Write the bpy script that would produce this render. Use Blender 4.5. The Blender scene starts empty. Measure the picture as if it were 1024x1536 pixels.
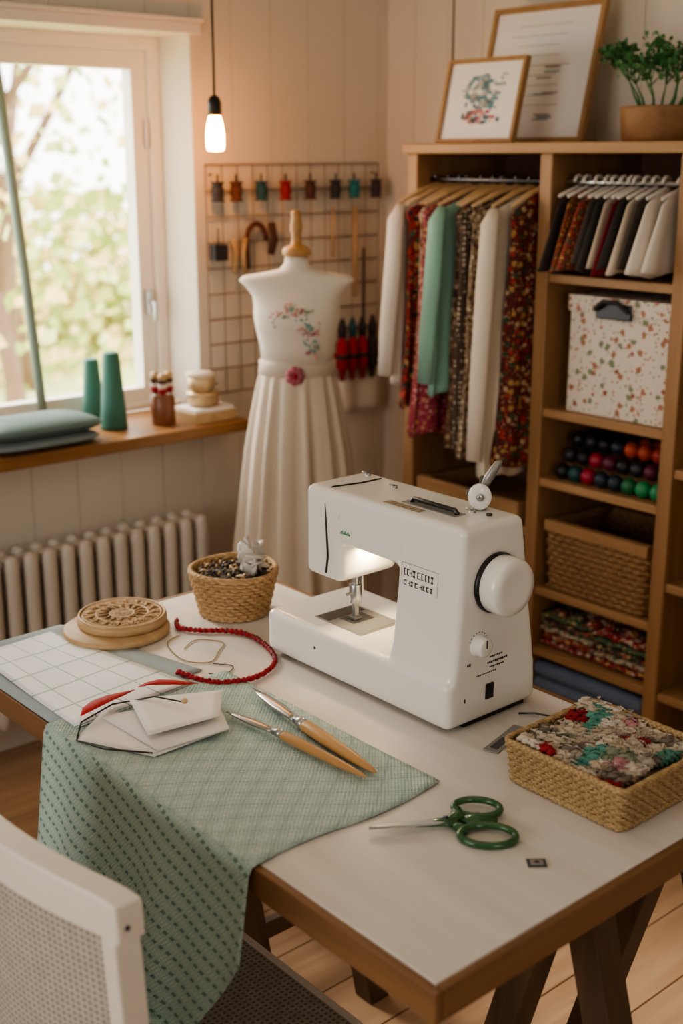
import bpy, math, random
from mathutils import Vector, Matrix
R=random.Random(7)
pi=math.pi; sin=math.sin; cos=math.cos
def hexc(h):
    h=h.lstrip('#'); c=[int(h[i:i+2],16)/255 for i in (0,2,4)]
    return tuple([(x/12.92 if x<=.04045 else ((x+.055)/1.055)**2.4) for x in c])+(1.0,)
def sc(c,k): return (min(c[0]*k,1),min(c[1]*k,1),min(c[2]*k,1),1)
# ------------------------------------------------ materials
class E:
    def __init__(s,nt,k): s.nt=nt; s.k=k
    def op(s,o,b=None,c=None):
        n=s.nt.nodes.new('ShaderNodeMath'); n.operation=o
        s.nt.links.new(s.k,n.inputs[0])
        for i,x in ((1,b),(2,c)):
            if x is None: continue
            if isinstance(x,E): s.nt.links.new(x.k,n.inputs[i])
            else: n.inputs[i].default_value=x
        return E(s.nt,n.outputs[0])
    def __add__(s,o): return s.op('ADD',o)
    def __sub__(s,o): return s.op('SUBTRACT',o)
    def __mul__(s,o): return s.op('MULTIPLY',o)
    def gt(s,o): return s.op('GREATER_THAN',o)
    def lt(s,o): return s.op('LESS_THAN',o)
    def fr(s): return s.op('FRACT')
    def ab(s): return s.op('ABSOLUTE')
    def mx(s,o): return s.op('MAXIMUM',o)
    def sn(s): return s.op('SINE')
def mk(name,rough=.5,metal=0):
    m=bpy.data.materials.new(name); m.use_nodes=True; nt=m.node_tree
    b=nt.nodes['Principled BSDF']; b.inputs['Roughness'].default_value=rough; b.inputs['Metallic'].default_value=metal
    return m,nt,b
def coord(nt,kind='Object',scale=(1,1,1),rot=(0,0,0)):
    t=nt.nodes.new('ShaderNodeTexCoord'); mp=nt.nodes.new('ShaderNodeMapping')
    mp.inputs['Scale'].default_value=scale; mp.inputs['Rotation'].default_value=rot
    nt.links.new(t.outputs[kind],mp.inputs['Vector']); return mp.outputs[0]
def xyz(nt,v):
    n=nt.nodes.new('ShaderNodeSeparateXYZ'); nt.links.new(v,n.inputs[0]); return [E(nt,o) for o in n.outputs]
def noise(nt,v,scale,detail=3,dist=0):
    n=nt.nodes.new('ShaderNodeTexNoise'); nt.links.new(v,n.inputs['Vector']); n.inputs['Scale'].default_value=scale
    n.inputs['Detail'].default_value=detail; n.inputs['Distortion'].default_value=dist; return E(nt,n.outputs[0])
def mix(nt,f,a,b):
    n=nt.nodes.new('ShaderNodeMix'); n.data_type='RGBA'
    if isinstance(f,E): nt.links.new(f.k,n.inputs[0])
    else: n.inputs[0].default_value=f
    for i,x in ((6,a),(7,b)):
        if isinstance(x,tuple): n.inputs[i].default_value=x
        else: nt.links.new(x,n.inputs[i])
    return n.outputs[2]
def bump(nt,b,h,strength=.3,dist=.002):
    n=nt.nodes.new('ShaderNodeBump'); n.inputs['Strength'].default_value=strength; n.inputs['Distance'].default_value=dist
    nt.links.new(h.k,n.inputs['Height']); nt.links.new(n.outputs[0],b.inputs['Normal'])
def plain(name,col,rough=.5,metal=0,var=.08,ns=9,bs=0,bn=80,coat=0):
    c=hexc(col); m,nt,b=mk(name,rough,metal); v=coord(nt)
    nt.links.new(mix(nt,noise(nt,v,ns,3),sc(c,1-var),sc(c,1+var)),b.inputs['Base Color'])
    if bs: bump(nt,b,noise(nt,v,bn,4),bs)
    if coat: b.inputs['Coat Weight'].default_value=coat; b.inputs['Coat Roughness'].default_value=.08
    return m
def wood(name,c1,c2,axis='X',rough=.5,k=1.0,bs=.15):
    m,nt,b=mk(name,rough); s=[26*k]*3; s['XYZ'.index(axis)]=2.0*k
    v=coord(nt,'Object',tuple(s)); n=noise(nt,v,1.0,5,.6); n2=noise(nt,coord(nt,'Object',tuple(x*4 for x in s)),1.0,3,.2)
    f=(n*1.9-.45)*.8+n2*.25; f=f.op('MINIMUM',1.0).op('MAXIMUM',0.0)
    nt.links.new(mix(nt,f,hexc(c1),hexc(c2)),b.inputs['Base Color']); bump(nt,b,n2,bs); return m
def weave(name,c1,c2,s=160,rough=.8,uv=False,bs=.6):
    m,nt,b=mk(name,rough); x,y,z=xyz(nt,coord(nt,'UV' if uv else 'Object'))
    if not uv: y=y+x*.73; x=z+x*.41
    a=(x*(s*6.283)).sn(); c=(y*(s*6.283)).sn(); h=(a*c)*.5+.5
    n=noise(nt,coord(nt),14,2)
    nt.links.new(mix(nt,(h*.7+n*.4).op('MINIMUM',1.0),hexc(c1),hexc(c2)),b.inputs['Base Color']); bump(nt,b,h,bs); return m
def floral(name,base,cols,scale=40,thr=.35,rough=.85,rnd=1.0,sub=True):
    m,nt,b=mk(name,rough); v=coord(nt)
    def layer(sc_,th,off):
        vo=nt.nodes.new('ShaderNodeTexVoronoi'); vo.inputs['Scale'].default_value=sc_; vo.inputs['Randomness'].default_value=rnd
        mp=nt.nodes.new('ShaderNodeMapping'); mp.inputs['Location'].default_value=(off,off*.7,off*1.3); nt.links.new(v,mp.inputs['Vector'])
        nt.links.new(mp.outputs[0],vo.inputs['Vector'])
        rp=nt.nodes.new('ShaderNodeValToRGB'); rp.color_ramp.interpolation='CONSTANT'
        sp=nt.nodes.new('ShaderNodeSeparateColor'); nt.links.new(vo.outputs['Color'],sp.inputs[0]); nt.links.new(sp.outputs[0],rp.inputs[0])
        el=rp.color_ramp.elements
        for i,c in enumerate(cols):
            if i<2: e=el[i]; e.position=i/len(cols)
            else: e=el.new(i/len(cols))
            e.color=hexc(c)
        if len(cols)==1: el[1].color=hexc(cols[0])
        d=E(nt,vo.outputs['Distance'])+noise(nt,v,sc_*2.6,2)*.6-.3
        return d.lt(th),rp.outputs[0]
    m2,c2=layer(scale,thr,0); base_=hexc(base)
    if sub:
        m1,c1=layer(scale*1.9,thr*.7,3.1); base_=mix(nt,m1,base_,c1)
    nt.links.new(mix(nt,m2,base_,c2),b.inputs['Base Color'])
    bump(nt,b,noise(nt,v,90,3),.15); return m
def emis(name,col,s):
    m,nt,b=mk(name); b.inputs['Emission Color'].default_value=hexc(col); b.inputs['Emission Strength'].default_value=s; b.inputs['Base Color'].default_value=hexc(col); return m
def clothmat(name,twofam):
    m,nt,b=mk(name,.9); x,y,z=xyz(nt,coord(nt,'UV'))
    w=noise(nt,coord(nt),5,2)
    def fam(sgn,s1,wd,dn,offs=0):
        p=(x+y*sgn)*s1; q=(x-y*sgn)*dn
        return ((p+offs).fr()-.5).ab().lt(wd)*(q.fr()).gt(.42)
    if twofam:
        mask=fam(.75,24,.05,150).mx(fam(-.75,24,.05,150)); lt_=fam(.75,24,.12,75,.5).mx(fam(-.75,24,.12,75,.5)); mk2=mask*.42
        ca,cb,dk=hexc('#a9bfbb'),hexc('#bccfca'),hexc('#6f8f8a')
    else:
        p=(y+x*.28)*42; q=(x-y*.9)*62
        mk2=((p.fr()-.5).ab().lt(.12)*(q.fr()).gt(.45))*.7
        lt_=((p+.5).fr()-.5).ab().lt(.16)*((q*2.0).fr()).gt(.5)
        ca,cb,dk=hexc('#a3bfb9'),hexc('#b9cfc9'),hexc('#4a6864')
    thr=((x*900).sn()*(y*900).sn())
    base=mix(nt,w,ca,cb); base=mix(nt,lt_*.4,base,hexc('#d3dedb')); base=mix(nt,(thr*.5+.5)*.16,base,hexc('#64827e')); base=mix(nt,mk2,base,dk)
    nt.links.new(base,b.inputs['Base Color']); bump(nt,b,thr*.6-mk2,.5); return m
def gridmat(name):
    m,nt,b=mk(name,.4); x,y,z=xyz(nt,coord(nt,'UV'))
    g=((x*14).fr()-.5).ab().gt(.47).mx(((y*17+.3).fr()-.5).ab().gt(.475))
    n=noise(nt,coord(nt),14,2)
    base=mix(nt,n,hexc('#d3dade'),hexc('#f2f4f5'))
    nt.links.new(mix(nt,g*.8,base,hexc('#6f9384')),b.inputs['Base Color']); return m

WALL=plain('painted_panel','#d9d0c3',.6,var=.03,ns=3)
WHITE=plain('white_paint','#e6e1d9',.4,var=.02)
RADW=plain('radiator_enamel','#cdc6be',.35,var=.02)
PLASTIC=plain('white_plastic','#ecebe8',.25,var=.01,coat=.4)
BLACK=plain('black_rubber','#17171a',.4); DARK=plain('dark_print','#2b2a2c',.5)
METAL=plain('brushed_steel','#b9bbbd',.28,metal=1); DMETAL=plain('dark_steel','#54565a',.35,metal=1)
SATIN=plain('satin_plate','#9a9a99',.35,metal=.35); SATD=plain('satin_dark','#555655',.4,metal=.3)
GOLD=plain('brass_tin','#c8b08a',.4,metal=.4)
OAK=wood('oak_vertical','#876443','#ab865e','Z'); OAKY=wood('oak_shelf','#8c6947','#b28d65','Y'); OAKD=wood('oak_back','#5b432f','#785a40','Z',.6)
TEDGE=wood('table_edge_wood','#64462f','#8f6a47','Y',.45); TEDGEX=wood('table_edge_wood_x','#64462f','#8f6a47','X',.45)
TOPW=wood('whitewashed_top','#cbc5bf','#dedad6','Y',.33,1.0,.06)
SILLW=wood('sill_wood','#75522f','#9d7247','X',.4)
TRES=wood('trestle_wood','#3f2f24','#6a503a','Z',.6)
HWOOD=wood('handle_wood','#a97f50','#c89d69','Y',.4); LWOOD=wood('light_wood','#a78861','#cbae87','Y',.5)
FRAMEW=wood('frame_wood','#8f6c49','#b38f66','Z',.5)
WICK=weave('wicker','#8f6d46','#cbaa7e',90,.7); WICKD=weave('wicker_dark','#6d5136','#a9845a',70,.75)
WICKL=weave('wicker_fine','#866a45','#c9ae83',120,.75)
LIN=plain('linen','#ded6ca',.9,var=.05,bs=.2,bn=300); LIN2=plain('cream_linen','#cdc0b0',.9,var=.05,bs=.2,bn=200)
SASH=plain('sash_satin','#bfb3a4',.6,var=.05)
TEAL=plain('teal_cone','#3d7367',.6); RED=plain('red_yarn','#9a202b',.8,bs=.4,bn=400); RED2=plain('dark_red_bead','#6f1420',.5)
FGREEN=plain('green_handle','#2c5a35',.22,coat=.3)
PAPER=plain('paper','#e8e5e3',.6,var=.02); LEAF=plain('leaf','#3f7440',.6,var=.35,ns=40)
TERR=plain('amber_jar','#7d5138',.3)
# ------------------------------------------------ mesh builder
class MB:
    def __init__(s): s.V=[];s.F=[];s.I=[];s.S=[];s.UV=[];s.mats=[];s.M=Matrix.Identity(4)
    def add(s,V,F,mat,smooth=False,uv=None):
        if mat not in s.mats: s.mats.append(mat)
        i=s.mats.index(mat); o=len(s.V)
        s.V+= [s.M@Vector(v) for v in V]; s.UV+= (uv if uv else [(0,0)]*len(V))
        for f in F: s.F.append([o+k for k in f]); s.I.append(i); s.S.append(smooth)
    def box(s,a,b,mat):
        (x0,y0,z0),(x1,y1,z1)=a,b
        x0,x1=sorted((x0,x1)); y0,y1=sorted((y0,y1)); z0,z1=sorted((z0,z1))
        V=[(x0,y0,z0),(x1,y0,z0),(x1,y1,z0),(x0,y1,z0),(x0,y0,z1),(x1,y0,z1),(x1,y1,z1),(x0,y1,z1)]
        s.add(V,[(0,3,2,1),(4,5,6,7),(0,1,5,4),(1,2,6,5),(2,3,7,6),(3,0,4,7)],mat)
    def loft(s,rings,mat,smooth=True,cap=True):
        n=len(rings[0]); V=[p for r in rings for p in r]; F=[]
        for i in range(len(rings)-1):
            for j in range(n):
                k=(j+1)%n; F.append((i*n+j,i*n+k,(i+1)*n+k,(i+1)*n+j))
        uv=[(j/n,i/max(1,len(rings)-1)) for i in range(len(rings)) for j in range(n)]
        if cap: F.append(tuple(range(n-1,-1,-1))); F.append(tuple((len(rings)-1)*n+j for j in range(n)))
        s.add(V,F,mat,smooth,uv)
    def tube(s,pts,r,mat,n=8,closed=False,flat=1.0,smooth=True):
        P=[Vector(p) for p in pts]; m=len(P); T=[]
        for i in range(m):
            a=P[(i-1)%m] if (closed or i>0) else P[i]; b=P[(i+1)%m] if (closed or i<m-1) else P[i]
            t=(b-a); T.append(t.normalized() if t.length>1e-9 else Vector((0,0,1)))
        u=T[0].cross(Vector((0,0,1)))
        if u.length<1e-3: u=T[0].cross(Vector((1,0,0)))
        u.normalize(); rings=[]
        for i in range(m):
            u=(u-T[i]*u.dot(T[i])); u.normalize(); w=T[i].cross(u)
            rr=r[i] if isinstance(r,(list,tuple)) else r
            rings.append([P[i]+u*cos(2*pi*j/n)*rr+w*sin(2*pi*j/n)*rr*flat for j in range(n)])
        if closed: rings.append(rings[0]); s.loft(rings,mat,smooth,False)
        else: s.loft(rings,mat,smooth,True)
    def cyl(s,p0,p1,r0,r1,mat,n=20): s.tube([p0,p1],[r0,r1],mat,n)
    def lathe(s,prof,c,mat,n=32,sx=1,sy=1,cap=True,fn=None):
        rings=[]
        for r,z in prof:
            ring=[]
            for j in range(n):
                a=2*pi*j/n; k=fn(a,z) if fn else 1
                ring.append((c[0]+r*k*cos(a)*sx,c[1]+r*k*sin(a)*sy,c[2]+z))
            rings.append(ring)
        s.loft(rings,mat,True,cap)
    def ell(s,c,r,mat,nu=14,nv=8,M=None):
        rings=[]
        for i in range(nv+1):
            t=-pi/2+pi*i/nv; q=max(cos(t),.02)
            ring=[Vector((r[0]*q*cos(2*pi*j/nu),r[1]*q*sin(2*pi*j/nu),r[2]*sin(t))) for j in range(nu)]
            if M: ring=[M@p for p in ring]
            rings.append([p+Vector(c) for p in ring])
        s.loft(rings,mat,True,True)
    def grid(s,fn,nu,nv,mat,uvf=None):
        V=[];uv=[];F=[]
        for i in range(nu+1):
            for j in range(nv+1):
                a,b=i/nu,j/nv; V.append(fn(a,b)); uv.append(uvf(a,b) if uvf else (a,b))
        for i in range(nu):
            for j in range(nv): k=i*(nv+1)+j; F.append((k,k+nv+1,k+nv+2,k+1))
        s.add(V,F,mat,True,uv)
    def prism(s,pts,fn,h0,h1,mat):
        n=len(pts); V=[fn(x,y,h0) for x,y in pts]+[fn(x,y,h1) for x,y in pts]
        s.add(V,[tuple(range(n-1,-1,-1)),tuple(range(n,2*n))]+[(i,(i+1)%n,n+(i+1)%n,n+i) for i in range(n)],mat)
    def build(s,name,bevel=0,seg=2,sub=0,solid=0,parent=None,fixn=True):
        me=bpy.data.meshes.new(name); me.from_pydata([tuple(v) for v in s.V],[],s.F)
        for m in s.mats: me.materials.append(m)
        uvl=me.uv_layers.new(name='UVMap')
        me.polygons.foreach_set('material_index',s.I); me.polygons.foreach_set('use_smooth',s.S)
        for l in me.loops: uvl.data[l.index].uv=s.UV[l.vertex_index]
        if fixn:
            import bmesh
            bm=bmesh.new(); bm.from_mesh(me); bmesh.ops.recalc_face_normals(bm,faces=bm.faces); bm.to_mesh(me); bm.free()
        o=bpy.data.objects.new(name,me); bpy.context.collection.objects.link(o)
        if solid: d=o.modifiers.new('s','SOLIDIFY'); d.thickness=solid; d.offset=0
        if bevel: d=o.modifiers.new('b','BEVEL'); d.width=bevel; d.segments=seg; d.limit_method='ANGLE'; d.angle_limit=math.radians(40)
        if sub: d=o.modifiers.new('u','SUBSURF'); d.levels=sub; d.render_levels=sub
        if parent: o.parent=parent
        return o
def empty(name):
    o=bpy.data.objects.new(name,None); bpy.context.collection.objects.link(o); return o
def TR(x,y,z,rz=0,ry=0,rx=0): return Matrix.Translation((x,y,z))@Matrix.Rotation(rz,4,'Z')@Matrix.Rotation(ry,4,'Y')@Matrix.Rotation(rx,4,'X')
# ------------------------------------------------ room
X0,X1,Y0,Y1,ZC=-1.6,2.78,-1.6,3.0,2.6
WX0,WX1,WZ0,WZ1=.85,2.04,.865,1.92
FLW=wood('floor_planks','#a58468','#c9a98a','X',.5)
b=MB(); y=Y0
b.box((X0-.2,Y0-.2,-.06),(X1+.2,Y1+.3,-.012),OAKD)
while y<Y1:
    b.box((X0,y,-.015),(X1,min(y+.142,Y1),0),FLW); y+=.146
b.build('floor')
b=MB(); b.box((X0-.2,Y0-.2,ZC),(X1+.2,Y1+.3,ZC+.08),WALL); b.build('ceiling')
def planks(b,fn,u0,u1,z0,z1,hole=None,w=.14):
    u=u0
    while u<u1-.001:
        v=min(u+w-.0018,u1)
        if hole:
            a,c,d,e=hole
            if u<c and v>a:
                if u<a: fn(b,u,min(v,a),z0,z1)
                if v>c: fn(b,max(u,c),v,z0,z1)
                uu,vv=max(u,a),min(v,c)
                fn(b,uu,vv,z0,d); fn(b,uu,vv,e,z1); u+=w; continue
        fn(b,u,v,z0,z1); u+=w
b=MB()
b.box((X0-.2,3.004,0),(WX0,3.25,ZC),WALL); b.box((WX1,3.004,0),(X1+.2,3.25,ZC),WALL)
b.box((WX0,3.004,0),(WX1,3.25,WZ0-.02),WALL); b.box((WX0,3.004,WZ1),(WX1,3.25,ZC),WALL)
planks(b,lambda b,u,v,z0,z1:b.box((u,3.0,z0),(v,3.005,z1),WALL),X0,X1,0,ZC,(WX0,WX1,WZ0-.02,WZ1))
b.build('wall_left')
b=MB(); b.box((X1+.004,Y0-.2,0),(X1+.2,Y1,ZC),WALL)
planks(b,lambda b,u,v,z0,z1:b.box((X1,u,z0),(X1+.005,v,z1),WALL),Y0,Y1,0,ZC)
b.build('wall_right')
b=MB()
b.box((X0-.2,Y0-.2,0),(X0,Y1,.9),WALL); b.box((X0-.2,Y0-.2,2.1),(X0,Y1,ZC),WALL); b.box((X0-.2,Y0-.2,.9),(X0,.4,2.1),WALL); b.box((X0-.2,2.0,.9),(X0,Y1,2.1),WALL)
b.build('wall_rear')
b=MB()
b.box((X0,Y0-.2,0),(X1,Y0,1.1),WALL); b.box((X0,Y0-.2,2.0),(X1,Y0,ZC),WALL); b.box((X0,Y0-.2,1.1),(-.4,Y0,2.0),WALL); b.box((.4,Y0-.2,1.1),(X1,Y0,2.0),WALL)
b.build('wall_front')
def winframe(name,fn,u0,u1,z0,z1,n):
    b=MB(); t=.05
    fn(b,u0,u0+t,z0,z1); fn(b,u1-t,u1,z0,z1); fn(b,u0+t,u1-t,z0,z0+t); fn(b,u0+t,u1-t,z1-t,z1)
    for i in range(1,n): c=u0+(u1-u0)*i/n; fn(b,c-.025,c+.025,z0+t,z1-t)
    b.build(name,bevel=.004)
winframe('fill_window_rear',lambda b,u,v,z0,z1:b.box((X0-.12,u,z0),(X0-.06,v,z1),WHITE),.4,2.0,.9,2.1,2)  # unseen window added so sky light fills the room
winframe('fill_window_front',lambda b,u,v,z0,z1:b.box((u,Y0-.12,z0),(v,Y0-.06,z1),WHITE),-.4,.4,1.1,2.0,1)  # small out-of-view window, added for frontal fill
b=MB()
ff=lambda a,c,y0,y1:b.box((a[0],y0,a[1]),(c[0],y1,c[1]),WHITE)
ff((WX1-.035,WZ0),(WX1,WZ1),3.16,3.24); ff((WX0,WZ0),(WX0+.035,WZ1),3.16,3.24); ff((WX0+.035,WZ1-.035),(WX1-.035,WZ1),3.16,3.24); ff((WX0+.035,WZ0-.0),(WX1-.035,WZ0+.02),3.16,3.24)
ff((WX1-.085,WZ0+.02),(WX1-.035,WZ1-.035),3.175,3.225); ff((WX0+.035,WZ0+.02),(WX0+.085,WZ1-.035),3.175,3.225)
ff((WX0+.085,WZ1-.085),(WX1-.085,WZ1-.035),3.175,3.225); ff((WX0+.085,WZ0+.02),(WX1-.085,WZ0+.065),3.175,3.225)
b.cyl((WX1-.045,3.165,1.62),(WX1-.045,3.165,1.70),.006,.006,RADW,8)
b.box((WX1-.07,3.155,1.15),(WX1-.055,3.176,1.22),METAL); b.tube([(WX1-.062,3.15,1.185),(WX1-.062,3.13,1.185),(WX1-.062,3.13,1.13)],.006,METAL,8)
b.build('window_1',bevel=.004)
b=MB(); b.box((WX0-.02,2.985,WZ1),(WX1+.03,3.001,WZ1+.03),WHITE); b.box((WX0-.02,2.975,WZ1+.03),(WX1+.035,3.001,WZ1+.042),WHITE); b.build('trim_1',bevel=.003)
b=MB(); b.prism([(WX0-.2,2.84),(2.10,2.84),(2.10,3.0),(WX1,3.0),(WX1,3.16),(WX0-.0,3.16),(WX0,3.0),(WX0-.2,3.0)],lambda x,y,h:(x,y,h),.832,.865,SILLW); b.build('windowsill',bevel=.004)
b=MB(); b.box((X0,2.985,0),(X1,3.0,.1),WHITE); b.build('baseboard_left',bevel=.004)
b=MB(); b.box((X1-.018,Y0,0),(X1,1.13,.1),WHITE); b.build('baseboard_right',bevel=.004)
# ------------------------------------------------ radiator
b=MB(); x=.95
while x<1.96:
    for yy in (2.835,2.905):
        b.tube([(x,yy,.14),(x,yy,.17),(x,yy,.58),(x,yy,.605),(x,yy,.612)],[.010,.021,.021,.016,.006],RADW,10)
    b.box((x-.017,2.835,.565),(x+.017,2.905,.60),RADW); b.box((x-.017,2.835,.15),(x+.017,2.905,.19),RADW); x+=.0535
b.cyl((.93,2.87,.58),(1.94,2.87,.58),.017,.017,RADW); b.cyl((.93,2.87,.17),(1.94,2.87,.17),.017,.017,RADW)
for x in (1.0,1.9): b.box((x-.01,2.86,0),(x+.01,2.88,.16),RADW)
b.build('radiator',bevel=.004)
# ------------------------------------------------ pendant bulb
BULB=emis('bulb_glow','#ffa24e',100)
b=MB(); px,py=1.955,2.77
b.cyl((px,py,1.745),(px,py,ZC-.03),.0035,.0035,BLACK,8); b.lathe([(.05,0),(.05,.02),(.01,.03)],(px,py,ZC-.03),BLACK,24)
b.lathe([(.012,1.70),(.018,1.702),(.018,1.735),(.012,1.748),(.005,1.752)],(px,py,0),BLACK,20)
b.lathe([(.004,1.612),(.020,1.614),(.0235,1.625),(.0235,1.655),(.020,1.68),(.015,1.70)],(px,py,0),BULB,20)
b.build('pendant_lamp')
b=MB(); b.cyl((2.72,2.66,1.62),(2.72,2.66,ZC),.003,.003,BLACK,8); b.lathe([(.014,1.56),(.016,1.6),(.006,1.63)],(2.72,2.66,0),BLACK,14); b.build('hanging_cord')
# ------------------------------------------------ wire grid with notions
GW=plain('grid_wire','#857060',.5)
b=MB(); gy=2.985
for i in range(13): x=2.07+.66*i/12; b.cyl((x,gy,.92),(x,gy,1.577),.0014,.0014,GW,6)
for i in range(10): z=.92+.657*i/9; b.cyl((2.07,gy+.003,z),(2.73,gy+.003,z),.0023,.0023,GW,6)
for x in (2.09,2.71):
    for z in (.95,1.55): b.cyl((x,gy,z),(x,3.0,z),.003,.003,GW,6)
b.build('wire_grid_panel')
b=MB(); cols=['#2f2b2f','#5a2f26','#1f4a52','#8b1d24','#4a2b24','#2b2a30','#1f6f74','#3b3038']
cm=[plain('spool_%d'%i,c,.7) for i,c in enumerate(cols)]
for x,m in zip((2.095,2.16,2.25,2.34,2.435,2.535,2.61,2.70),cm):
    z=1.475; b.lathe([(.019,0),(.019,.004),(.014,.006),(.017,.02),(.017,.035),(.014,.048),(.019,.05),(.019,.055)],(x,gy-.022,z),m,14)
    b.cyl((x,gy-.022,z),(x,gy-.022,z+.075),.003,.003,BLACK,6); b.cyl((x,gy-.022,z+.03),(x,gy-.002,z+.03),.002,.002,BLACK,5)
b.build('thread_spools')
b=MB()
b.box((2.075,gy-.03,1.31),(2.12,gy-.004,1.355),cm[5]); b.cyl((2.097,gy-.015,1.355),(2.097,gy-.015,1.40),.002,.002,BLACK,6)
b.tube([(2.155,gy-.014,1.27),(2.16,gy-.014,1.33),(2.15,gy-.014,1.37)],.008,LWOOD,8); b.tube([(2.19,gy-.014,1.27),(2.185,gy-.014,1.33),(2.195,gy-.014,1.37)],.008,LWOOD,8)
b.tube([(2.235+.035*cos(a),gy-.014,1.36+.05*sin(a)) for a in [pi*.0+pi*i/8 for i in range(9)]]+[(2.20,gy-.014,1.28)],.008,cm[1],8)
b.tube([(2.285,gy-.016,1.32),(2.30,gy-.016,1.36),(2.29,gy-.016,1.41)],.011,cm[4],8)
b.cyl((2.53,gy-.014,1.30),(2.53,gy-.014,1.45),.006,.004,LWOOD,8); b.cyl((2.62,gy-.014,1.17),(2.62,gy-.014,1.45),.008,.006,LWOOD,8)
b.cyl((2.66,gy-.01,1.1),(2.66,gy-.01,1.32),.004,.004,cm[4],8)
b.build('hanging_hand_tools')
b=MB()
b.grid(lambda u,v:(2.54+.17*u,gy-.03-.008*sin(u*9),.80+.18*v),10,6,LIN)
for i in range(4):
    x=2.535+.042*i
    b.lathe([(.006,-.085),(.012,-.05),(.018,-.045),(.018,.03),(.012,.04),(.006,.09)],(x,gy-.052,1.0),RED if i<3 else cm[0],12)
    b.lathe([(.019,0),(.019,.012)],(x,gy-.052,.985),cm[0],12); b.lathe([(.011,0),(.013,.03),(.004,.06)],(x,gy-.052,1.05),cm[(0,2,5,0)[i]],10)
b.box((2.52,gy-.04,.97),(2.70,gy-.025,1.0),RED)
b.build('hanging_thread_pouch',solid=.003)
# ------------------------------------------------ sill objects
def cone(x,y,r,h):
    b=MB(); b.lathe([(r,0),(r,.01),(r*.62,h*.97),(r*.5,h),(r*.3,h-.002)],(x,y,.8655),TEAL,28); return b.build('thread_cone')
cone(1.745,3.115,.034,.18); cone(1.735,2.985,.038,.215)
def sq(a,e=.45):
    c,s=cos(a),sin(a); return (math.copysign(abs(c)**e,c),math.copysign(abs(s)**e,s))
CUS=plain('sage_cushion','#59706e',.85,bs=.3,bn=120); CUS2=plain('pale_cushion','#808e90',.85,bs=.3,bn=120)
b=MB()
def pillow(b,c,rx,ry,z0,h,m):
    rings=[]
    for t in range(9):
        q=t/8; k=math.sin(pi*(.12+.76*q))**.5; z=z0+h*q
        rings.append([(c[0]+rx*k*sq(2*pi*j/32)[0],c[1]+ry*k*sq(2*pi*j/32)[1],z) for j in range(32)])
    b.loft(rings,m)
pillow(b,(1.47,2.94),.165,.09,.866,.032,CUS2); pillow(b,(1.47,2.94),.17,.095,.894,.048,CUS)
b.tube([(1.47+.168*sq(2*pi*j/32)[0],2.94+.093*sq(2*pi*j/32)[1],.918) for j in range(32)],.004,CUS,6,True)
b.build('folded_cushion')
b=MB(); b.lathe([(.034,0),(.036,.005),(.036,.075),(.03,.085),(.03,.088),(.026,.08)],(1.875,2.95,.8655),TERR,24)
for i in range(12):
    a=i*2.1; b.ell((1.875+.022*cos(a),2.95+.022*sin(a),.965+.012*(i%4)),(.014,.014,.014),[RED,LIN,cm[4],LWOOD][i%4],8,6)
b.build('notions_jar')
b=MB(); b.box((1.93,2.87,.8655),(2.075,2.985,.895),LWOOD); b.box((1.935,2.875,.895),(2.07,2.98,.905),PAPER); b.build('notebook_stack',bevel=.002)
b=MB(); b.lathe([(.03,0),(.046,.006),(.046,.032),(.048,.034),(.048,.04),(.03,.042)],(2.0,2.93,.9055),GOLD,28); b.lathe([(.03,0),(.038,.008),(.042,.048),(.039,.048),(.034,.012)],(1.995,2.93,.9475),GOLD,28); b.lathe([(.043,.044),(.044,.046),(.044,.054),(.02,.058)],(1.995,2.93,.9475),LIN2,28); b.build('stacked_tins')
b=MB(); b.lathe([(.02,0),(.024,.004),(.024,.04),(.014,.05),(.014,.06),(.017,.062),(.017,.07)],(1.94,3.06,.8655),TERR,18); b.build('small_bottle')
b=MB(); b.lathe([(.02,0),(.030,.015),(.032,.035),(.029,.035),(.02,.01)],(1.99,3.08,.8655),LIN2,22); b.build('pin_bowl')
b=MB(); b.tube([(1.60,3.14,.867),(1.575,3.145,1.3),(1.535,3.15,1.83)],.014,plain('sage_pole','#8fa39b',.8),12); b.build('leaning_pole')  # plain sage pole standing in for an open casement's edge
# ------------------------------------------------ shelf unit
def shelfbox(b,y0,y1,z): b.box((2.40,y0,z-.022),(2.75,y1,z),OAKY)
b=MB()
for y0 in (2.465,2.0,1.60,1.16): b.box((2.395,y0,0),(2.75,y0+.038,1.606),OAK)
b.box((2.385,1.15,1.606),(2.76,2.515,1.632),OAKY); b.box((2.75,1.16,0),(2.765,2.503,1.606),OAKD)
for z in (1.322,.985,.803,.507,.337,.16): shelfbox(b,1.638,2.0,z)
for z in (1.2,.9,.62,.337,.12): shelfbox(b,1.198,1.60,z)
for z in (.66,.36,.12): shelfbox(b,2.038,2.465,z)
b.box((2.388,2.06,.665),(2.41,2.44,.725),OAKY); b.box((2.41,2.06,.664),(2.70,2.075,.72),OAKY); b.box((2.41,2.425,.664),(2.70,2.44,.72),OAKY)
b.box((2.388,2.06,.365),(2.41,2.44,.60),OAKY)
b.cyl((2.45,2.038,1.54),(2.45,2.465,1.54),.008,.008,DMETAL,12)
b.cyl((2.45,1.638,1.54),(2.45,2.0,1.54),.008,.008,METAL,12)
b.build('shelving_unit',bevel=.003)
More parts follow.
